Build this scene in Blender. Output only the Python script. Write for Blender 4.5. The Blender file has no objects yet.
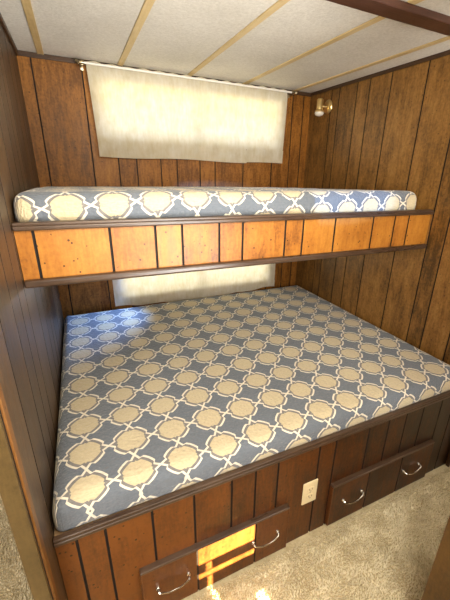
import bpy, bmesh, math, random
from mathutils import Vector, Matrix, noise
random.seed(7)
C = bpy.context.scene.collection
PI = math.pi

# ------------------------------------------------------------------ room dimensions (metres)
W, D, H = 1.90, 1.628, 2.105        # bunk alcove: width, depth from bed front to back wall, ceiling height
YU = 0.424                          # front plane of the upper bunk
HX0, HX1, HY0 = -1.3, 3.1, -2.1     # the rest of the room in front of the alcove
PILE = 0.006

def lin(r, g, b):
    f = lambda c: (c/255/12.92) if c/255 <= .04045 else ((c/255+.055)/1.055)**2.4
    return (f(r), f(g), f(b), 1.0)

# ------------------------------------------------------------------ node helpers
class NT:
    def __init__(self, name):
        self.m = bpy.data.materials.new(name); self.m.use_nodes = True
        self.t = self.m.node_tree; self.t.nodes.clear()
        self.out = self.t.nodes.new('ShaderNodeOutputMaterial')
    def n(self, kind, **kw):
        nd = self.t.nodes.new(kind)
        for k, v in kw.items(): setattr(nd, k, v)
        return nd
    def l(self, a, b): self.t.links.new(a, b)
    def put(self, sock, v):
        if isinstance(v, bpy.types.NodeSocket): self.l(v, sock)
        else: sock.default_value = v
    def math(self, op, a, b=None, c=None, clamp=False):
        nd = self.n('ShaderNodeMath', operation=op, use_clamp=clamp)
        self.put(nd.inputs[0], a)
        if b is not None: self.put(nd.inputs[1], b)
        if c is not None: self.put(nd.inputs[2], c)
        return nd.outputs[0]
    def mix(self, fac, a, b, blend='MIX'):
        nd = self.n('ShaderNodeMix', data_type='RGBA', blend_type=blend)
        self.put(nd.inputs['Factor'], fac); self.put(nd.inputs[6], a); self.put(nd.inputs[7], b)
        return nd.outputs[2]
    def ramp(self, fac, stops, interp='LINEAR'):
        nd = self.n('ShaderNodeValToRGB'); cr = nd.color_ramp; cr.interpolation = interp
        while len(cr.elements) < len(stops): cr.elements.new(0.5)
        for e, (p, c) in zip(cr.elements, stops): e.position = p; e.color = c if len(c) == 4 else (*c, 1)
        self.l(fac, nd.inputs[0]); return nd.outputs[0]
    def coords(self, kind='Object', scale=(1, 1, 1), loc=(0, 0, 0)):
        tc = self.n('ShaderNodeTexCoord'); mp = self.n('ShaderNodeMapping')
        mp.inputs['Scale'].default_value = scale; mp.inputs['Location'].default_value = loc
        self.l(tc.outputs[kind], mp.inputs[0]); return mp.outputs[0]
    def noise(self, vec, scale=5, detail=3, rough=.55, dist=0):
        nd = self.n('ShaderNodeTexNoise'); self.l(vec, nd.inputs['Vector'])
        nd.inputs['Scale'].default_value = scale; nd.inputs['Detail'].default_value = detail
        nd.inputs['Roughness'].default_value = rough; nd.inputs['Distortion'].default_value = dist
        return nd.outputs['Fac']
    def bump(self, h, strength=.3, dist=.01):
        nd = self.n('ShaderNodeBump'); nd.inputs['Strength'].default_value = strength
        nd.inputs['Distance'].default_value = dist; self.l(h, nd.inputs['Height']); return nd.outputs[0]
    def bsdf(self, color, rough=.5, normal=None, metallic=0, spec=.5, **kw):
        b = self.n('ShaderNodeBsdfPrincipled')
        self.put(b.inputs['Base Color'], color); self.put(b.inputs['Roughness'], rough)
        b.inputs['Metallic'].default_value = metallic; b.inputs['Specular IOR Level'].default_value = spec
        if normal is not None: self.l(normal, b.inputs['Normal'])
        for k, v in kw.items(): self.put(b.inputs[k], v)
        return b.outputs[0]
    def done(self, sh): self.l(sh, self.out.inputs[0]); return self.m

def wood(name, dark, mid, light, rough=.42, spots=.6, axis='z', spec=.4, mottle=.5, knots=1.0, tone=.14):
    """Printed / stained panelling: grain runs along one axis, small dark pits, tone varies per plank."""
    t = NT(name)
    st = {'z': (1, 1, .16), 'x': (.09, 1, 1), 'y': (1, .09, 1)}[axis]
    at = t.n('ShaderNodeAttribute', attribute_name='plank')
    pl = at.outputs['Fac']
    tc = t.n('ShaderNodeTexCoord')
    off = t.n('ShaderNodeCombineXYZ'); t.l(t.math('MULTIPLY', pl, 7.3), off.inputs[0]); t.l(t.math('MULTIPLY', pl, 13.1), off.inputs[2])
    add = t.n('ShaderNodeVectorMath', operation='ADD'); t.l(tc.outputs['Object'], add.inputs[0]); t.l(off.outputs[0], add.inputs[1])
    mp = t.n('ShaderNodeMapping'); mp.inputs['Scale'].default_value = st; t.l(add.outputs[0], mp.inputs[0])
    g1 = t.noise(mp.outputs[0], 22, 4, .6, .7)
    g2 = t.noise(mp.outputs[0], 120, 3, .6); sk = t.noise(add.outputs[0], 75, 3, .7)
    mo = t.noise(add.outputs[0], 7, 3, .6)
    f = t.math('ADD', t.math('MULTIPLY', g1, .45), t.math('ADD', t.math('MULTIPLY', g2, .30), t.math('MULTIPLY', mo, mottle*.8)))
    f = t.math('ADD', f, t.math('MULTIPLY', t.math('SUBTRACT', pl, .5), tone))
    f = t.math('ADD', f, t.math('MULTIPLY', t.math('SUBTRACT', sk, .5), .34 if axis == 'z' else .1))
    col = t.ramp(f, [(.33, dark), (.52, mid), (.74, light)])
    # pits and worm holes
    v = t.n('ShaderNodeTexVoronoi', feature='F1'); v.inputs['Scale'].default_value = 34; v.inputs['Randomness'].default_value = 1
    t.l(add.outputs[0], v.inputs['Vector'])
    sel = t.noise(add.outputs[0], 16, 1, .5)
    pit = t.math('MULTIPLY', t.math('LESS_THAN', v.outputs['Distance'], .13), t.math('GREATER_THAN', sel, .46))
    v2 = t.n('ShaderNodeTexVoronoi', feature='F1'); v2.inputs['Scale'].default_value = 7
    t.l(add.outputs[0], v2.inputs['Vector'])
    kn = t.math('MULTIPLY', t.math('SUBTRACT', 1.0, t.math('MULTIPLY', v2.outputs['Distance'], 6.0), clamp=True), .55*knots)
    deep = (dark[0]*.35, dark[1]*.3, dark[2]*.3, 1)
    col = t.mix(kn, col, dark)
    col = t.mix(t.math('MULTIPLY', pit, spots), col, deep)
    nb = t.bump(t.math('ADD', g2, t.math('MULTIPLY', g1, .6)), .12, .003)
    rr = t.math('ADD', rough, t.math('MULTIPLY', t.math('SUBTRACT', g1, .5), .25))
    return t.done(t.bsdf(col, rr, nb, spec=spec))

def plain(name, c, rough=.5, metallic=0, spec=.5, nscale=30, amount=.12, bumps=.05):
    t = NT(name); co = t.coords()
    n = t.noise(co, nscale, 3)
    d = tuple(x*(1-amount) for x in c[:3])+(1,); e = tuple(min(1, x*(1+amount)) for x in c[:3])+(1,)
    return t.done(t.bsdf(t.ramp(n, [(.3, d), (.7, e)]), rough, t.bump(n, bumps, .002), metallic, spec))

def fabric(name, px, py, ox, oy, tilt):
    """Quilted trellis print: cream medallions ringed in grey, white ogee lines, slate blue between."""
    t = NT(name)
    tc = t.n('ShaderNodeTexCoord'); sp = t.n('ShaderNodeSeparateXYZ')
    wob = t.n('ShaderNodeTexNoise'); wob.inputs['Scale'].default_value = 5; t.l(tc.outputs['UV'], wob.inputs['Vector'])
    ws = t.n('ShaderNodeVectorMath', operation='SCALE'); ws.inputs['Scale'].default_value = .014
    wc = t.n('ShaderNodeVectorMath', operation='SUBTRACT'); wc.inputs[1].default_value = (.5, .5, .5)
    t.l(wob.outputs['Color'], wc.inputs[0]); t.l(wc.outputs[0], ws.inputs[0])
    ad = t.n('ShaderNodeVectorMath', operation='ADD'); t.l(tc.outputs['UV'], ad.inputs[0]); t.l(ws.outputs[0], ad.inputs[1])
    t.l(ad.outputs[0], sp.inputs[0])
    u = t.math('DIVIDE', t.math('SUBTRACT', sp.outputs[0], ox), px)
    vv = t.math('SUBTRACT', t.math('SUBTRACT', sp.outputs[1], oy), t.math('MULTIPLY', t.math('SUBTRACT', sp.outputs[0], ox), tilt))
    v = t.math('DIVIDE', vv, py)
    fold = lambda q: t.math('ABSOLUTE', t.math('SUBTRACT', t.math('FRACT', t.math('ADD', q, .5)), .5))
    U, V = fold(u), fold(v)
    s = t.math('ADD', U, V); d = t.math('SUBTRACT', U, V)
    e = t.math('ABSOLUTE', d)
    mr = t.n('ShaderNodeMapRange', interpolation_type='SMOOTHSTEP'); mr.inputs['From Min'].default_value = .215; mr.inputs['From Max'].default_value = .285
    t.l(e, mr.inputs['Value']); k = mr.outputs[0]
    bul = t.math('ADD', .042, t.math('MULTIPLY', .042, t.math('SUBTRACT', 1.0, t.math('POWER', t.math('DIVIDE', e, .29), 2.0))))
    ear = t.math('SUBTRACT', t.math('MULTIPLY', t.math('SUBTRACT', e, .25), .20), .050)
    st = t.math('ADD', t.math('MULTIPLY', t.math('SUBTRACT', 1.0, k), bul), t.math('MULTIPLY', k, ear))
    h = t.math('SUBTRACT', t.math('SUBTRACT', s, .5), st)
    cream_n = t.noise(tc.outputs['UV'], 9, 3)
    slub = t.n('ShaderNodeMapping'); slub.inputs['Scale'].default_value = (40, 260, 1); t.l(tc.outputs['UV'], slub.inputs[0])
    sl = t.noise(slub.outputs[0], 1, 3)
    cream = t.mix(sl, lin(182, 166, 132), lin(214, 199, 165))
    blue = t.mix(t.math('ADD', t.math('MULTIPLY', sl, .7), t.math('MULTIPLY', cream_n, .3)), lin(88, 94, 102), lin(118, 124, 132))
    grey = t.mix(sl, lin(108, 105, 102), lin(134, 130, 126))
    white = lin(226, 217, 198)
    w = .037
    col = t.mix(t.math('GREATER_THAN', h, -w-.095), cream, grey)
    col = t.mix(t.math('GREATER_THAN', h, -w), col, white)
    col = t.mix(t.math('GREATER_THAN', h, w), col, blue)
    q1 = t.n('ShaderNodeTexVoronoi', feature='SMOOTH_F1'); q1.inputs['Scale'].default_value = 95; t.l(ad.outputs[0], q1.inputs['Vector'])
    ht = t.math('ADD', t.math('MULTIPLY', q1.outputs['Distance'], -.8), t.math('MULTIPLY', t.noise(tc.outputs['UV'], 45, 3), .9))
    ht = t.math('ADD', ht, t.math('MULTIPLY', sl, .5))
    sh = t.math('ADD', .80, t.math('MULTIPLY', t.noise(tc.outputs['UV'], 120, 3, .7), .40))
    hs = t.n('ShaderNodeVectorMath', operation='SCALE'); t.l(col, hs.inputs[0]); t.l(sh, hs.inputs['Scale']); col = hs.outputs[0]
    return t.done(t.bsdf(col, .85, t.bump(ht, .8, .005), spec=.15, **{'Sheen Weight': .3}))

M = {}
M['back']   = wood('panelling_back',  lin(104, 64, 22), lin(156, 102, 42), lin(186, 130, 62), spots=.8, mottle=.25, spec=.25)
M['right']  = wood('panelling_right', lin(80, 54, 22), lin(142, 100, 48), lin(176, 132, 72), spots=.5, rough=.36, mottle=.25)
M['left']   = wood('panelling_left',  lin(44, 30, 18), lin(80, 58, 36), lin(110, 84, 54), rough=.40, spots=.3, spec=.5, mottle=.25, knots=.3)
M['fascia'] = wood('panelling_fascia', lin(98, 54, 14), lin(158, 98, 31), lin(184, 124, 46), spots=.9)
M['cab']    = wood('panelling_cabinet', lin(34, 17, 6), lin(80, 43, 13), lin(112, 63, 20), spots=.85, rough=.38, tone=.5)
M['drawer'] = wood('drawer_wood', lin(42, 22, 9), lin(82, 44, 16), lin(108, 62, 24), spots=.5, rough=.38, tone=.4)
M['rail']   = wood('rail_wood', lin(36, 25, 17), lin(62, 44, 31), lin(84, 64, 48), axis='x', rough=.3, spots=.1, spec=.55, knots=0)
M['edge']   = wood('lit_edge_wood', lin(80, 50, 22), lin(116, 76, 34), lin(136, 90, 42), spots=.8)  # lit look of the last panel strip put into the colour
M['jamb']   = wood('jamb_wood', lin(56, 43, 22), lin(84, 66, 36), lin(100, 80, 46), rough=.4, spots=.1, knots=0)
M['post']   = wood('closet_wood', lin(54, 36, 14), lin(84, 58, 24), lin(102, 74, 34), rough=.45, spots=.1, knots=.2)
M['beam']   = wood('beam_wood', lin(44, 26, 19), lin(68, 42, 32), lin(92, 62, 50), axis='x', rough=.35, spots=0, knots=0)
M['mould']  = wood('moulding_wood', lin(40, 26, 16), lin(62, 42, 26), lin(80, 56, 36), axis='x', rough=.4, spots=0, knots=0)
M['batten'] = wood('batten_wood', lin(176, 150, 100), lin(204, 178, 126), lin(222, 200, 152), axis='y', rough=.5, spots=.05, knots=.2)
M['groove'] = plain('groove_dark', lin(22, 13, 8), .8)
M['board']  = plain('bunk_board', lin(140, 110, 75), .8)
M['hall']   = wood('panelling_hall', lin(90, 66, 40), lin(140, 108, 70), lin(170, 136, 96), spots=.2)
M['chrome'] = plain('chrome', lin(214, 212, 205), .18, 1.0)
M['brass']  = plain('brass', lin(236, 208, 146), .3, .9)
M['nickel'] = plain('nickel', lin(170, 158, 132), .3, 1.0)
M['plate']  = plain('ivory_plastic', lin(226, 208, 166), .35, 0, .5, 20, .03)
M['slot']   = plain('slot_dark', lin(128, 108, 78), .7)
M['frost']  = plain('frosted_glass', lin(238, 232, 218), .25, 0, .6, 20, .02)
M['whitepaint'] = plain('white_paint', lin(236, 232, 222), .4, 0, .5, 20, .03)
M['alu']    = plain('aluminium', lin(190, 190, 190), .35, .9)
M['quilt_low'] = fabric('trellis_quilt_lower', .149, .152, .105, .048, .035)
M['quilt_up']  = fabric('trellis_quilt_upper', .147, .150, .157, .404, .09)

def ceiling_mat():
    t = NT('ceiling_board'); co = t.coords()
    n = t.noise(co, 90, 4, .7); b = t.noise(co, 2.5, 3)
    f = t.math('ADD', t.math('MULTIPLY', n, .6), t.math('MULTIPLY', b, .4))
    return t.done(t.bsdf(t.ramp(f, [(.35, lin(206, 201, 190)), (.62, lin(232, 228, 219))]), .85, t.bump(n, .5, .004), spec=.15))
M['ceiling'] = ceiling_mat()

def carpet_mat(name, lo, hi, strand=False):
    t = NT(name); co = t.coords()
    n = t.noise(co, 70, 4, .7); b = t.noise(co, 9, 3, .6, .8)
    f = t.math('ADD', t.math('MULTIPLY', n, .55), t.math('MULTIPLY', b, .45))
    col = t.ramp(f, [(.34, lo), (.66, hi)])
    return t.done(t.bsdf(col, .95, t.bump(n, .8, .01), spec=.05, **{'Sheen Weight': .2}))
M['carpet'] = carpet_mat('carpet_backing', lin(168, 150, 112), lin(206, 190, 152))
M['pile'] = carpet_mat('carpet_pile', lin(204, 189, 150), lin(236, 223, 190))

def curtain_mat():
    t = NT('curtain_cloth'); co = t.coords()
    mp = t.n('ShaderNodeMapping'); mp.inputs['Scale'].default_value = (60, 60, 14); t.l(co, mp.inputs[0])
    n = t.noise(mp.outputs[0], 1, 4, .65); b = t.noise(co, 14, 3, .6)
    f = t.math('ADD', t.math('MULTIPLY', n, .5), t.math('MULTIPLY', b, .5))
    col = t.ramp(f, [(.35, lin(232, 222, 190)), (.65, lin(250, 245, 228))])
    nb = t.bump(f, .7, .008)
    d = t.n('ShaderNodeBsdfDiffuse'); t.l(col, d.inputs[0]); t.l(nb, d.inputs['Normal'])
    tr = t.n('ShaderNodeBsdfTranslucent'); t.l(col, tr.inputs[0]); t.l(nb, tr.inputs['Normal'])
    mx = t.n('ShaderNodeMixShader'); mx.inputs[0].default_value = .45
    t.l(d.outputs[0], mx.inputs[1]); t.l(tr.outputs[0], mx.inputs[2])
    return t.done(mx.outputs[0])
M['curtain'] = curtain_mat()

def pane_mat():
    t = NT('window_pane')
    tr = t.n('ShaderNodeBsdfTransparent'); gl = t.n('ShaderNodeBsdfGlossy'); gl.inputs['Roughness'].default_value = .05
    fr = t.n('ShaderNodeFresnel'); fr.inputs[0].default_value = 1.45
    mx = t.n('ShaderNodeMixShader'); t.l(fr.outputs[0], mx.inputs[0]); t.l(tr.outputs[0], mx.inputs[1]); t.l(gl.outputs[0], mx.inputs[2])
    return t.done(mx.outputs[0])
M['pane'] = pane_mat()

# ------------------------------------------------------------------ mesh helpers
class MB:
    def __init__(self): self.v = []; self.f = []; self.mi = []; self.pl = []; self.uv = []
    def face(self, pts, mi=0, pl=.5):
        i = len(self.v); self.v += [Vector(p) for p in pts]
        self.f.append(tuple(range(i, i+len(pts)))); self.mi.append(mi); self.pl.append(pl)
    def add_bm(self, bm, mi=0, pl=.5):
        i = len(self.v); bm.verts.index_update()
        self.v += [v.co.copy() for v in bm.verts]
        for f in bm.faces:
            self.f.append(tuple(i+v.index for v in f.verts)); self.mi.append(mi); self.pl.append(pl)
        bm.free()
    def box(self, lo, hi, bev=0, seg=2, mi=0, pl=.5):
        bm = bmesh.new(); bmesh.ops.create_cube(bm, size=1)
        lo, hi = Vector(lo), Vector(hi); s = hi-lo; c = (hi+lo)/2
        for v in bm.verts: v.co = Vector((v.co.x*s.x, v.co.y*s.y, v.co.z*s.z))+c
        if bev: bmesh.ops.bevel(bm, geom=bm.edges[:], offset=bev, segments=seg, profile=.5, affect='EDGES')
        self.add_bm(bm, mi, pl)
    def tube(self, pts, r, n=10, mi=0):
        pts = [Vector(p) for p in pts]; rings = []; up = None
        for k, p in enumerate(pts):
            d = (pts[min(k+1, len(pts)-1)]-pts[max(k-1, 0)]).normalized()
            if up is None: up = d.orthogonal().normalized()
            a = (up-d*up.dot(d)).normalized(); up = a; b = d.cross(a)
            rr = r[k] if isinstance(r, (list, tuple)) else r
            base = len(self.v)
            self.v += [p+(a*math.cos(2*PI*j/n)+b*math.sin(2*PI*j/n))*rr for j in range(n)]
            rings.append(base)
        for a, b in zip(rings, rings[1:]):
            for j in range(n):
                self.f.append((a+j, a+(j+1) % n, b+(j+1) % n, b+j)); self.mi.append(mi); self.pl.append(.5)
        self.f.append(tuple(rings[0]+j for j in reversed(range(n)))); self.mi.append(mi); self.pl.append(.5)
        self.f.append(tuple(rings[-1]+j for j in range(n))); self.mi.append(mi); self.pl.append(.5)
    def lathe(self, prof, org, axis, n=28, mi=0):
        axis = Vector(axis).normalized(); a = axis.orthogonal().normalized(); b = axis.cross(a); org = Vector(org); rings = []
        for r, z in prof:
            base = len(self.v)
            self.v += [org+axis*z+(a*math.cos(2*PI*j/n)+b*math.sin(2*PI*j/n))*max(r, 1e-4) for j in range(n)]
            rings.append(base)
        for p, q in zip(rings, rings[1:]):
            for j in range(n):
                self.f.append((p+j, p+(j+1) % n, q+(j+1) % n, q+j)); self.mi.append(mi); self.pl.append(.5)
    def build(self, name, mats, parent=None, smooth=False):
        me = bpy.data.meshes.new(name)
        off = Vector(parent.matrix_world.translation) if parent else Vector((0, 0, 0))
        if parent:
            q = parent; off = Vector((0, 0, 0))
            while q: off += q.location; q = q.parent
        me.from_pydata([tuple(v-off) for v in self.v], [], self.f)
        if not isinstance(mats, (list, tuple)): mats = [mats]
        for m in mats: me.materials.append(m)
        me.polygons.foreach_set('material_index', self.mi)
        me.polygons.foreach_set('use_smooth', [smooth]*len(self.f))
        at = me.attributes.new('plank', 'FLOAT', 'FACE'); at.data.foreach_set('value', self.pl)
        bm = bmesh.new(); bm.from_mesh(me); bmesh.ops.recalc_face_normals(bm, faces=bm.faces[:]); bm.to_mesh(me); bm.free()
        o = bpy.data.objects.new(name, me); C.objects.link(o)
        if parent: o.parent = parent
        if smooth:
            try:
                md = o.modifiers.new('edges', 'EDGE_SPLIT'); md.split_angle = math.radians(40)
            except Exception: pass
        return o

def tag(o, label=None, cat=None, group=None, kind=None):
    if label: o['label'] = label
    if cat: o['category'] = cat
    if group: o['group'] = group
    if kind: o['kind'] = kind
    return o
def thing(name, label, cat, loc, group=None):
    o = bpy.data.objects.new(name, None); C.objects.link(o); o.location = loc; o.empty_display_size = .05
    return tag(o, label, cat, group)
def struct(o): o['kind'] = 'structure'; return o

def panelling(mb, P, u0, u1, z0, z1, grooves, holes=(), gap=.0055, depth=.006, mi=0, mb_back=1, tone=None):
    """Tongue-and-groove sheet: P(u, z, d) gives a point d behind the face. Planks proud of a dark backing."""
    us = sorted(set([u0, u1]+[g for g in grooves if u0 < g < u1]))
    for a, b in zip(us, us[1:]):
        pl = random.random() if tone is None else tone((a+b)/2)
        ga = a+(gap/2 if a in grooves else 0); gb = b-(gap/2 if b in grooves else 0)
        cuts = sorted(set([ga, gb]+[q for h in holes for q in (h[0], h[1]) if ga < q < gb]))
        for c, d in zip(cuts, cuts[1:]):
            m = (c+d)/2
            hs = sorted((h[2], h[3]) for h in holes if h[0] <= m <= h[1])
            z = z0; spans = []
            for h0, h1 in hs:
                if h0 > z: spans.append((z, h0))
                z = max(z, h1)
            if z < z1: spans.append((z, z1))
            for s, e in spans:
                bv = min(.0010, (d-c)/4)
                cc = c+(bv if c == ga and a in grooves else 0); dd = d-(bv if d == gb and b in grooves else 0)
                mb.face([P(cc, s, 0), P(dd, s, 0), P(dd, e, 0), P(cc, e, 0)], mi, pl)
                mb.face([P(cc, s, 0), P(cc, e, 0), P(c, e, depth), P(c, s, depth)], 1, pl)
                mb.face([P(dd, s, 0), P(dd, e, 0), P(d, e, depth), P(d, s, depth)], 1, pl)
                mb.face([P(cc, e, 0), P(dd, e, 0), P(d, e, depth), P(c, e, depth)], mi, pl)
                mb.face([P(cc, s, 0), P(dd, s, 0), P(d, s, depth), P(c, s, depth)], mi, pl)

def holed_slab(mb, P, u0, u1, z0, z1, holes, d0, d1, mi):
    us = sorted(set([u0, u1]+[q for h in holes for q in h[:2]])); zs = sorted(set([z0, z1]+[q for h in holes for q in h[2:]]))
    for a, b in zip(us, us[1:]):
        for c, d in zip(zs, zs[1:]):
            if any(h[0] <= (a+b)/2 <= h[1] and h[2] <= (c+d)/2 <= h[3] for h in holes): continue
            p = [P(a, c, d0), P(b, c, d0), P(b, d, d0), P(a, d, d0)]; q = [P(a, c, d1), P(b, c, d1), P(b, d, d1), P(a, d, d1)]
            mb.face(p, mi); mb.face(q[::-1], mi)
            for k in range(4): mb.face([p[k], q[k], q[(k+1) % 4], p[(k+1) % 4]], mi)

# ------------------------------------------------------------------ room shell
WIN_UP = (.365, 1.632, 1.695, 2.035)
WIN_LO = (.385, 1.605, .665, 1.06)
mb = MB()
g_back = [.062, .311, .463, .575, .732, .842, 1.007, 1.12, 1.343, 1.585, 1.743, 1.839]
PB = lambda u, z, d: (u, D+d, z)
panelling(mb, PB, 0, W, 0, H, g_back, [WIN_UP, WIN_LO])
holed_slab(mb, PB, -.03, W+.03, -.02, H+.02, [WIN_UP, WIN_LO], .006, .06, 1)
struct(mb.build('wall_back', [M['back'], M['groove']]))

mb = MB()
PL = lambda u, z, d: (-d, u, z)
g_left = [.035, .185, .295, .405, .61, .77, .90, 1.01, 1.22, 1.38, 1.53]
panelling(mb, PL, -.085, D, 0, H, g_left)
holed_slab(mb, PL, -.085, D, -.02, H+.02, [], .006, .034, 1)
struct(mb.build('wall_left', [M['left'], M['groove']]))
mb = MB()                                   # panel edge strip coloured as lit and the end board of the left partition
mb.box((-.034, -.112, 0), (.002, -.085, H), .002)
struct(mb.build('trim_1', M['edge']))
mb = MB(); mb.box((-.040, -.126, 0), (-.004, -.114, H), .002)
mb.box((-.034, -.1145, 0), (-.003, -.1118, H), 0, mi=1)
struct(mb.build('trim_2', [M['jamb'], M['groove']]))

mb = MB()
PR = lambda u, z, d: (W+d, u, z)
g_right = [.05, .165, .315, .410, .611, .847, 1.013, 1.123, 1.293, 1.375]
panelling(mb, PR, -.005, D, 0, H, sorted(g_right))
holed_slab(mb, PR, -.005, D, -.02, H+.02, [], .006, .034, 1)
struct(mb.build('wall_right', [M['right'], M['groove']]))
mb = MB(); mb.box((W-.012, -.024, 0), (W+.036, -.006, H), .003)
struct(mb.build('trim_3', M['mould']))

# ceiling with battens and the dark cross beam
mb = MB(); mb.box((HX0, HY0, H), (HX1, D+.06, H+.05)); ceil = struct(mb.build('ceiling', M['ceiling']))
for x in (.115, .522, .942, 1.340, 1.748):
    mb = MB(); mb.box((x-.016, .352, H-.005), (x+.016, D, H+.001), .002); mb.build('batten', M['batten'], ceil)
for x in (.115, .522, .942, 1.340, 1.748):
    mb = MB(); mb.box((x-.019, HY0, H-.005), (x+.019, .268, H+.001), .002); mb.build('batten', M['batten'], ceil)
mb = MB(); mb.box((HX0, .272, H-.026), (HX1, .350, H), .004); struct(mb.build('ceiling_beam', M['beam']))
# mouldings where the walls meet the ceiling
mb = MB(); mb.box((0, D-.012, H-.024), (W, D, H), .003); struct(mb.build('trim_4', M['mould']))
mb = MB(); mb.box((0, -.1, H-.024), (.012, D-.012, H), .003); struct(mb.build('trim_5', M['mould']))
mb = MB(); mb.box((W-.010, -.005, H-.020), (W, D-.012, H), .003); struct(mb.build('trim_6', M['mould']))

# floor, with countless tufts of carpet pile
mb = MB(); mb.box((HX0, HY0, -.05), (HX1, D+.06, 0)); struct(mb.build('floor', M['carpet']))
mb = MB()
def tufts(x0, x1, y0, y1, step):
    ny, nx = int((y1-y0)/step), int((x1-x0)/step)
    for j in range(ny):
        for i in range(nx):
            x = x0+(i+random.uniform(.1, .9))*step; y = y0+(j+random.uniform(.1, .9))*step
            if 1.05 < x < 1.41 and -.62 < y < -.44: continue
            a = noise.noise((x*9, y*9, 0))*PI*2+random.uniform(-1.4, 1.4)
            if y > -.06 and x > 0: a = -PI/2+random.uniform(-.9, .9)
            h = random.uniform(.009, .018)*(.75+.5*noise.noise((x*14, y*14, 3.)))
            l = random.uniform(.003, .010); w = random.uniform(.0034, .0054)
            t = Vector((x+math.cos(a)*l, y+math.sin(a)*l, h)); k = len(mb.v)
            pts = [(x+math.cos(q)*w, y+math.sin(q)*w, -.001) for q in (a, a+2.1, a+4.2)]
            mb.v += [Vector(p) for p in pts]+[t]
            for q in ((0, 1, 3), (1, 2, 3), (2, 0, 3)): mb.f.append(tuple(k+z for z in q)); mb.mi.append(0); mb.pl.append(.5)
tufts(.1, 2.25, -.62, -.024, .0078)
tufts(1.95, 2.3, -.034, .2, .009)
tufts(-.48, -.045, -.1, .95, .0085)
pile = mb.build('carpet_pile', M['pile']); tag(pile, 'thick beige shag carpet covering the floor before the bed', 'carpet', kind='stuff')

# rest of the room (behind and beside the camera)
# slots added in the unseen front wall shape the sun patches on the bed front
SUN = Vector((1.2, -4.0, 1.5))
def slot(x0, x1, z0, z1):
    t = (HY0-.005-SUN.y)/(-.017-SUN.y)
    return (SUN.x+(x0-SUN.x)*t, SUN.x+(x1-SUN.x)*t, SUN.z+(z0-SUN.z)*t, SUN.z+(z1-SUN.z)*t)
mb = MB()
holed_slab(mb, lambda u, z, d: (u, HY0-d, z), HX0, HX1, 0, H, [slot(.418, .655, .155, .247), slot(.418, .658, .074, .104), slot(.450, .474, .106, .150), slot(.456, .476, -.045, .070), slot(.60, .64, -.075, -.035)], 0, .006, 0)
struct(mb.build('wall_front', M['hall']))
for nm, lo, hi in (('wall_hall_left', (HX0-.05, HY0, 0), (HX0, D+.06, H)),
                   ('wall_hall_right', (HX1, HY0, 0), (HX1+.05, D+.06, H)), ('wall_far_left', (HX0, D, 0), (-.034, D+.06, H)), ('wall_far_right', (W+.034, D, 0), (HX1, D+.06, H))):
    mb = MB(); mb.box(lo, hi); struct(mb.build(nm, M['hall']))
# corner of the closet in the near right of the aisle
mb = MB(); mb.box((1.062, -.60, 0), (1.40, -.45, H), .003); struct(mb.build('wall_closet', M['post']))

# ------------------------------------------------------------------ windows
def window(nm, h, slide):
    x0, x1, z0, z1 = h
    e = bpy.data.objects.new(nm, None); C.objects.link(e); e.location = ((x0+x1)/2, D+.03, z0); e['kind'] = 'structure'
    mb = MB(); f = .022
    for lo, hi in (((x0, D+.008, z0), (x0+f, D+.055, z1)), ((x1-f, D+.008, z0), (x1, D+.055, z1)),
                   ((x0+f, D+.008, z0), (x1-f, D+.055, z0+f)), ((x0+f, D+.008, z1-f), (x1-f, D+.055, z1))): mb.box(lo, hi, .002)
    if slide: mb.box((slide-.012, D+.015, z0+f), (slide+.012, D+.045, z1-f), .002)
    mb.build('window_frame', M['alu'], e)
    mb = MB(); mb.box((x0+f, D+.034, z0+f), (x1-f, D+.037, z1-f)); mb.build('window_pane', M['pane'], e)
    return e
window('window_1', WIN_UP, 1.0)
window('window_2', WIN_LO, 1.0)

# ------------------------------------------------------------------ curtains
def cloth(x0, x1, zfun0, zfun1, y, amp, seed, nx=170, nz=26, taper=0, off=0.0):
    mb = MB(); me_v = []
    for j in range(nz+1):
        for i in range(nx+1):
            s, q = i/nx, j/nz
            x = x0+(x1-x0)*s
            z = zfun0(x)+(zfun1(x)-zfun0(x))*q
            xx = x+taper*(1-q)*(.5-s)
            f = noise.noise((x*7+seed, z*1.4, 0))*1.1+.6*noise.noise((x*17+seed, z*1.2, 5.))+.35*math.sin(x*46+2.0*noise.noise((x*3, z, 2)))
            me_v.append(Vector((xx, y-off+f*amp*(.65+.35*q), z)))
    mb.v = me_v
    for j in range(nz):
        for i in range(nx):
            a = j*(nx+1)+i; mb.f.append((a, a+1, a+nx+2, a+nx+1)); mb.mi.append(0); mb.pl.append(.5)
    return mb
cu = thing('curtain', 'short cream curtain glowing with daylight over the upper bunk window', 'curtain', (1.0, D-.045, 1.6))
zb = lambda x: 1.600+.004*math.sin(x*9)+(.006 if x > 1.35 else 0)-.012*max(0, (x-1.1))
zt = lambda x: 2.082
c = cloth(.335, 1.668, lambda x: zb(x)+.085, lambda x: 2.045, D-.044, .013, 3.0, taper=.03); c.build('curtain_panel', M['curtain'], cu, True)
c = cloth(.350, 1.653, zb, lambda x: zb(x)+.088, D-.044, .012, 3.0, nz=6, taper=.0, off=.003); c.build('hem', M['curtain'], cu, True)
c = cloth(.335, 1.668, lambda x: 2.042, lambda x: 2.093+.003*math.sin(x*70), D-.040, .012, 9.0, nx=260, nz=8, off=.003); c.build('heading', M['curtain'], cu, True)
cu = low_curtain = thing('curtain', 'cream curtain low on the back wall, half hidden behind the upper bunk panel', 'curtain', (1.0, D-.03, .6))
zb2 = lambda x: .588+.016*math.cos((x-.36)*5.0)+.006*math.sin(x*21)
c = cloth(.340, 1.655, lambda x: zb2(x)+.055, lambda x: 1.085, D-.034, .008, 21.0, taper=.0); c.build('curtain_panel', M['curtain'], cu, True)
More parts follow.
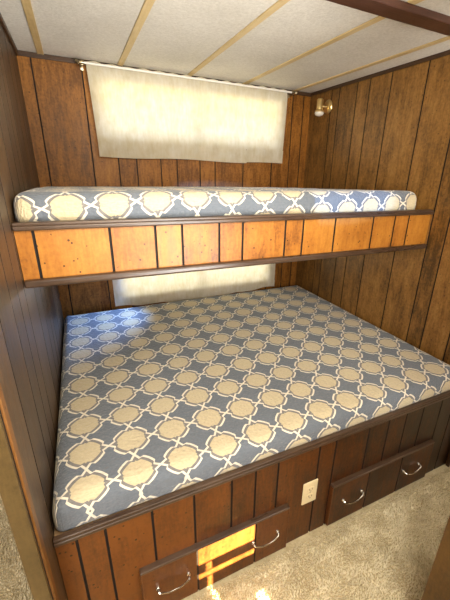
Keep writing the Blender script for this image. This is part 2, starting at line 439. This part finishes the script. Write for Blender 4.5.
c = cloth(.340, 1.655, zb2, lambda x: zb2(x)+.058, D-.034, .008, 21.0, nz=5, off=.003); c.build('hem', M['curtain'], cu, True)

def rod(z, y, label):
    e = thing('curtain_rod', label, 'curtain rod', (1.0, D, z))
    mb = MB(); mb.tube([(.30, y, z), (1.0, y, z), (1.71, y, z)], .0065, 12); mb.build('rod', M['whitepaint'], e, True)
    for x, s in ((.312, -1), (1.70, 1)):
        mb = MB(); mb.box((x-.010, D-.006, z-.026), (x+.010, D-.0005, z+.012), .002); mb.box((x-.006, y-.004, z-.014), (x+.006, D-.004, z-.004), .0015)
        mb.lathe([(0, -.014), (.010, -.013), (.012, 0), (.010, .013), (0, .014)], (x, y, z), (1, 0, 0), 16)
        b = mb.build('bracket', M['nickel'], e, True)
        mb = MB(); mb.lathe([(0, 0), (.009, .002), (.013, .010), (.009, .019), (0, .021)], (x+s*.013, y, z), (s, 0, 0), 16); mb.build('finial', M['nickel'], e, True)
rod(2.079, D-.062, 'thin white curtain rod with nickel brackets just under the ceiling')
mb = MB(); mb.tube([(.30, D-.050, 1.088), (1.0, D-.050, 1.088), (1.70, D-.050, 1.088)], .0065, 12)
for x in (.305, 1.695): mb.box((x-.005, D-.056, 1.083), (x+.005, D-.0005, 1.093), .001)
mb.build('rod', M['whitepaint'], low_curtain, True)

# ------------------------------------------------------------------ mattresses
def mattress(name, x0, x1, y0, y1, z0, z1, r, R, mat, label, seed, wav, fall=0, puff=0):
    cr = [0, .0015, .005, .010, .017, .026, .036, .046]
    def axis(a, b, n):
        mid = [a+.055+(b-a-.11)*k/n for k in range(n+1)]
        return [a+c for c in cr]+mid+[b-c for c in reversed(cr)]
    xs, ys = axis(x0, x1, 110), axis(y0, y1, 90)
    nx, ny = len(xs), len(ys); V = []; UV = []
    cx0, cx1, cy0, cy1 = x0+R, x1-R, y0+R, y1-R
    def plan(x, y):
        dx = x-min(max(x, cx0), cx1); dy = y-min(max(y, cy0), cy1)
        if dx and dy:
            m = max(abs(dx), abs(dy)); l = math.hypot(dx, dy); k = m/l
            return x-dx+dx*k, y-dy+dy*k, R-m, dx/l, dy/l
        d = min(x-x0, x1-x, y-y0, y1-y)
        if d == x-x0: n = (-1, 0)
        elif d == x1-x: n = (1, 0)
        elif d == y-y0: n = (0, -1)
        else: n = (0, 1)
        return x, y, d, n[0], n[1]
    for y in ys:
        for x in xs:
            X, Y, d, nxv, nyv = plan(x, y)
            drop = r-math.sqrt(max(0, r*r-(r-d)**2)) if d < r else 0
            f = min(1, d/.05)
            und = wav*(noise.noise((X*3.1+seed, Y*3.1, 0))+.55*noise.noise((X*8+seed, Y*8, 4.)))*f
            hump = .006*math.sin(PI*min(1, max(0, (X-x0)/(x1-x0))))*math.sin(PI*min(1, max(0, (Y-y0)/(y1-y0))))
            und += -fall*(Y-y0)/(y1-y0) + puff*math.exp(-((X-x0)/.45)**2-((Y-y0)/.5)**2)
            V.append(Vector((X, Y, z1-drop+und+hump))); UV.append((X+nxv*drop*.9, Y+nyv*drop*.9))
    mb = MB(); mb.v = V
    for j in range(ny-1):
        for i in range(nx-1):
            a = j*nx+i; mb.f.append((a, a+1, a+nx+1, a+nx))
    ring = [i for i in range(nx)]+[j*nx+nx-1 for j in range(1, ny)]+[(ny-1)*nx+i for i in range(nx-2, -1, -1)]+[j*nx for j in range(ny-2, 0, -1)]
    prev = ring
    levels = 5
    for k in range(1, levels+1):
        cur = []
        for idx, q in enumerate(ring):
            p = V[q]; X, Y, d, nxv, nyv = plan(xs[q % nx], ys[q//nx])
            zz = p.z+(z0-p.z)*k/levels
            bulge = .002*math.sin(PI*k/levels)*(1+noise.noise((p.x*9+seed, p.y*9, zz*9)))-(.006 if k == levels else 0)
            cur.append(len(mb.v)); mb.v.append(Vector((p.x+nxv*bulge, p.y+nyv*bulge, zz)))
            dr = (z1-zz)
            UV.append((p.x+nxv*dr, p.y+nyv*dr))
        n = len(ring)
        for idx in range(n):
            mb.f.append((prev[idx], cur[idx], cur[(idx+1) % n], prev[(idx+1) % n]))
        prev = cur
    mb.f.append(tuple(prev)); mb.mi = [0]*len(mb.f); mb.pl = [.5]*len(mb.f)
    o = mb.build(name, mat, None, True); o.modifiers.clear()
    lay = o.data.uv_layers.new(name='UVMap')
    for lp in o.data.loops: lay.data[lp.index].uv = UV[lp.vertex_index]
    return tag(o, label, 'mattress')
mattress('mattress', .007, W-.012, .0175, D-.056, .5215, .606, .045, .025, M['quilt_low'],
         'wide lower mattress under a cream and slate blue trellis quilt', 2.0, .004, puff=.028)
mattress('mattress', .007, 1.820, YU+.026, D-.03, 1.3595, 1.461, .045, .035, M['quilt_up'],
         'narrow upper bunk mattress in matching trellis quilt below the window', 11.0, .004, fall=.036)

# ------------------------------------------------------------------ upper bunk
ub = thing('upper_bunk', 'upper bunk shelf with orange knotty panel front and dark rails', 'bunk bed', (.95, YU, 1.16))
mb = MB()
PU = lambda u, z, d: (u, YU+d, z)
g_up = [.052, .277, .431, .530, .679, .781, .984, 1.076, 1.253, 1.488, 1.635, 1.735]
panelling(mb, PU, .002, W-.002, 1.180, 1.352, g_up, gap=.007)
mb.box((.002, YU+.006, 1.180), (W-.002, YU+.020, 1.350), 0, mi=1)
mb.build('front_panel', [M['fascia'], M['groove']], ub)
mb = MB(); mb.box((.001, YU-.018, 1.346), (W-.001, YU+.028, 1.362), .005, 3); mb.box((.001, YU-.012, 1.359), (W-.001, YU+.020, 1.371), .004, 3); mb.build('top_rail', M['rail'], ub)
mb = MB(); mb.box((.001, YU-.018, 1.162), (W-.001, YU+.028, 1.188), .008, 4); mb.build('bottom_rail', M['rail'], ub)
mb = MB(); mb.box((.002, YU+.022, 1.335), (W-.002, D-.002, 1.358)); mb.build('bunk_board', M['board'], ub)
# ------------------------------------------------------------------ lower bed base
lb = thing('platform_bed', 'built-in platform bed base with dark knotty panelling and floor drawers', 'bed', (.95, 0, 0))
g_cab = [.058, .137, .278, .419, .56, .657, .755, .95, 1.035, 1.218, 1.338, 1.451, 1.566, 1.70, 1.80]
DR = ((.220, .812), (1.040, 1.694))
def cab_falloff(u): return max(.0, min(1, .88-.62*u+random.uniform(-.16, .16)))  # light falloff put into the plank colour, darker to the right
mb = MB()
PC = lambda u, z, d: (u, d, z)
panelling(mb, PC, .002, W-.002, 0, .524, g_cab, [(a, b, -.01, .258) for a, b in DR], gap=.006, tone=cab_falloff)
mb.box((.002, .006, .0), (W-.002, .020, .522), 0, mi=1)
mb.build('front_panel', [M['cab'], M['groove']], lb)
mb = MB(); mb.box((.001, -.010, .510), (W-.001, .012, .524), .004, 3); mb.box((.001, -.007, .523), (W-.001, .012, .535), .004, 3); mb.build('top_rail', M['rail'], lb)
mb = MB(); mb.box((.002, .022, .500), (W-.002, D-.002, .520)); mb.build('bed_board', M['board'], lb)
def handle_mb(cx, z, y):
    mb = MB(); w = .056
    pts = [(cx-w, y+.001, z+.004), (cx-w, y-.011, z+.003), (cx-w*.93, y-.018, z), (cx-w*.7, y-.020, z-.004), (cx-w*.45, y-.021, z-.011), (cx-w*.15, y-.021, z-.013),
           (cx+w*.15, y-.021, z-.013), (cx+w*.45, y-.021, z-.011), (cx+w*.7, y-.020, z-.004), (cx+w*.93, y-.018, z), (cx+w, y-.011, z+.003), (cx+w, y+.001, z+.004)]
    mb.tube(pts, [.0045, .0045, .004, .0034, .003, .003, .003, .003, .0034, .004, .0045, .0045], 8)
    for s in (-1, 1): mb.lathe([(0, -.004), (.0075, -.004), (.0085, -.0005), (.0085, .001)], (cx+s*w, y, z+.004), (0, 1, 0), 14)
    return mb
for (a, b), hx in zip(DR, ((.327, .706), (1.166, 1.555))):
    mb = MB(); PD = lambda u, z, d: (u, -.017+d, z)
    panelling(mb, PD, a, b, .012, .246, [.419, .66, 1.255, 1.47], gap=.005, depth=.004, tone=cab_falloff)
    mb.box((a, -.013, .012), (b, .004, .246), 0, mi=1)
    for s in (a, b): mb.box((s-.003, -.018, .012), (s+.003, .003, .246), .0015, mi=0)
    d = mb.build('drawer', [M['drawer'], M['groove']], lb)
    mb = MB(); mb.box((a-.002, -.021, .246), (b+.002, .004, .258), .004, 3); mb.build('drawer_lip', M['rail'], d)
    for x in hx: handle_mb(x, .138, -.017).build('handle', M['chrome'], d, True)

# ------------------------------------------------------------------ electrical outlet
oc = (.921, .270)
e = thing('electrical_outlet', 'ivory duplex outlet on the bed front between the drawers', 'outlet', (oc[0], 0, oc[1]-.06))
mb = MB(); mb.box((oc[0]-.037, -.007, oc[1]-.060), (oc[0]+.037, -.0005, oc[1]+.060), .004, 3); mb.build('cover_plate', M['plate'], e)
for s in (-1, 1):
    z = oc[1]+s*.0195
    mb = MB(); n = 24; prof = []
    for k in range(n):
        a = 2*PI*k/n; prof.append((oc[0]+max(-.0165, min(.0165, .019*math.cos(a))), z+.0145*math.sin(a)))
    mb.face([(x, -.0095, q) for x, q in prof])
    for k in range(n):
        p, q = prof[k], prof[(k+1) % n]; mb.face([(p[0], -.0095, p[1]), (q[0], -.0095, q[1]), (q[0], -.006, q[1]), (p[0], -.006, p[1])])
    rc = mb.build('receptacle', M['plate'], e)
    mb = MB()
    for dx in (-.0065, .0065): mb.box((oc[0]+dx-.0014, -.0100, z-.002), (oc[0]+dx+.0014, -.0090, z+.007))
    mb.lathe([(0, 0), (.0026, 0), (.0026, .001)], (oc[0], -.0100, z-.0075), (0, 1, 0), 12)
    mb.build('slot', M['slot'], rc)
mb = MB(); mb.lathe([(0, -.0018), (.0028, -.0012), (.0034, 0)], (oc[0], -.007, oc[1]), (0, 1, 0), 14); mb.build('screw', M['nickel'], e, True)

# ------------------------------------------------------------------ wall sconce
sc = (W, 1.405, 1.985)
e = thing('wall_sconce', 'small brass wall lamp with a round backplate near the back corner', 'lamp', sc)
mb = MB(); mb.lathe([(0, .018), (.014, .017), (.034, .013), (.044, .005), (.046, .0)], sc, (-1, 0, 0), 36); mb.build('backplate', M['brass'], e, True)
mb = MB(); mb.tube([(W-.012, sc[1], sc[2]), (W-.028, sc[1]+.002, sc[2]-.002), (W-.050, sc[1]+.008, sc[2]+.002)], .010, 12); mb.build('arm', M['brass'], e, True)
ax = (W-.062, sc[1]+.014, sc[2])
mb = MB(); mb.lathe([(0, .046), (.018, .046), (.023, .040), (.024, -.020), (.031, -.028), (.032, -.036), (.028, -.037)], ax, (0, 0, 1), 28); mb.build('lamp_shade', M['brass'], e, True)
mb = MB(); mb.lathe([(.028, -.036), (.032, -.039), (.033, -.046), (.026, -.057), (.012, -.063), (0, -.064)], ax, (0, 0, 1), 28); mb.build('glass_lens', M['frost'], e, True)

# ------------------------------------------------------------------ light
def area(name, loc, target, sx, sy, power, col, spread=PI):
    l = bpy.data.lights.new(name, 'AREA'); l.shape = 'RECTANGLE'; l.size = sx; l.size_y = sy; l.energy = power; l.color = col[:3]; l.spread = spread
    o = bpy.data.objects.new(name, l); C.objects.link(o); o.location = loc
    o.rotation_euler = (Vector(target)-Vector(loc)).to_track_quat('-Z', 'Y').to_euler(); return o
def spot(name, loc, target, deg, power, col, blend=.1, square=False, sy=1, roll=0, rad=.01):
    l = bpy.data.lights.new(name, 'SPOT'); l.energy = power; l.color = col[:3]; l.spot_size = math.radians(deg); l.spot_blend = blend
    l.use_square = square; l.shadow_soft_size = rad
    o = bpy.data.objects.new(name, l); C.objects.link(o); o.location = loc
    q = (Vector(target)-Vector(loc)).to_track_quat('-Z', 'Y')
    o.rotation_euler = (q.to_matrix() @ Matrix.Rotation(roll, 3, 'Z')).to_euler(); o.scale = (1, sy, 1); return o

area('sky_upper_window', (1.0, D+.16, 2.02), (1.0, D, 1.93), 2.3, .16, 9.5, (1, .76, .28))
area('sky_upper_window_low', (1.0, D+.25, 1.72), (1.0, D, 1.80), 2.3, .25, 9, (.92, .96, 1))
area('sky_lower_window', (1.0, D+.30, .95), (1.0, D, .86), 1.8, .45, 20, (1, .92, .72))
area('fill_left', (-.55, -1.85, 1.55), (.9, .5, 1.0), 1.1, .9, 46, (1, .97, .92))  # added fill light from the front left, out of view
area('fill_right', (1.9, -1.9, 1.5), (1.3, .8, 1.2), .9, .8, 20, (1, .97, .92))  # weaker added fill from the front right, behind the camera
area('fill_overhead', (.9, -.9, 2.08), (.9, -.7, 0), .8, .5, 16, (1, .96, .90))  # added overhead fill shining down on the aisle
area('fill_back_wall', (.55, -1.0, 1.95), (.7, 1.6, 1.95), .6, .25, 17, (1, .92, .74))  # added warm fill aimed at the back wall
area('fill_up', (1.0, -1.3, .9), (.9, -.2, 2.1), .8, .8, 40, (1, .97, .92), math.radians(110))  # added fill thrown upward to brighten the ceiling
area('fill_hall', (-.7, .3, 2.05), (-.6, .3, 0), .4, .8, 8, (1, .92, .8))  # added fill over the floor left of the partition
# daylight: bluish on the upper mattress, and low sun through the slots added in the front wall onto the drawer and carpet
spot('blue_daylight', (1.75, -1.7, 1.62), (1.32, .45, 1.415), 20, 270, (.20, .46, 1), .5, True, .30)
spot('blue_gap_low', (.62, 1.50, 1.02), (.20, 1.34, .60), 75, 34, (.24, .46, 1), .9, rad=.03)
spot('blue_gap_wall', (.62, 1.50, .98), (.0, .42, 1.02), 34, 9, (.55, .70, 1), .9, rad=.03)
spot('low_sun', SUN, (.54, -.017, .10), 9, 30000, (1, .80, .44), .05, rad=.005)

w = bpy.data.worlds.new('world'); bpy.context.scene.world = w; w.use_nodes = True
bg = w.node_tree.nodes.get('Background'); bg.inputs[0].default_value = (.75, .85, 1, 1); bg.inputs[1].default_value = .5

# ------------------------------------------------------------------ camera
cd = bpy.data.cameras.new('camera'); cam = bpy.data.objects.new('camera', cd); C.objects.link(cam)
Fv = Vector((0.40895617, 0.84172597, -0.3524943)); Rv = Vector((0.90325038, -0.42838609, 0.02498229)); Uv = Vector((0.12997541, 0.32860727, 0.93548044))
m = Matrix((Rv, Uv, -Fv)).transposed().to_4x4(); m.translation = Vector((0.19081213, -0.81697987, 1.53198861)); cam.matrix_world = m
cd.sensor_fit = 'HORIZONTAL'; cd.sensor_width = 36; cd.lens = 336.5519/450*36
cd.shift_x = (225-243.7724)/450; cd.shift_y = (299.041-300)/450; cd.clip_start = .02
bpy.context.scene.camera = cam
vs = bpy.context.scene.view_settings
vs.view_transform = 'Standard'; vs.look = 'None'; vs.exposure = 0; vs.gamma = 1
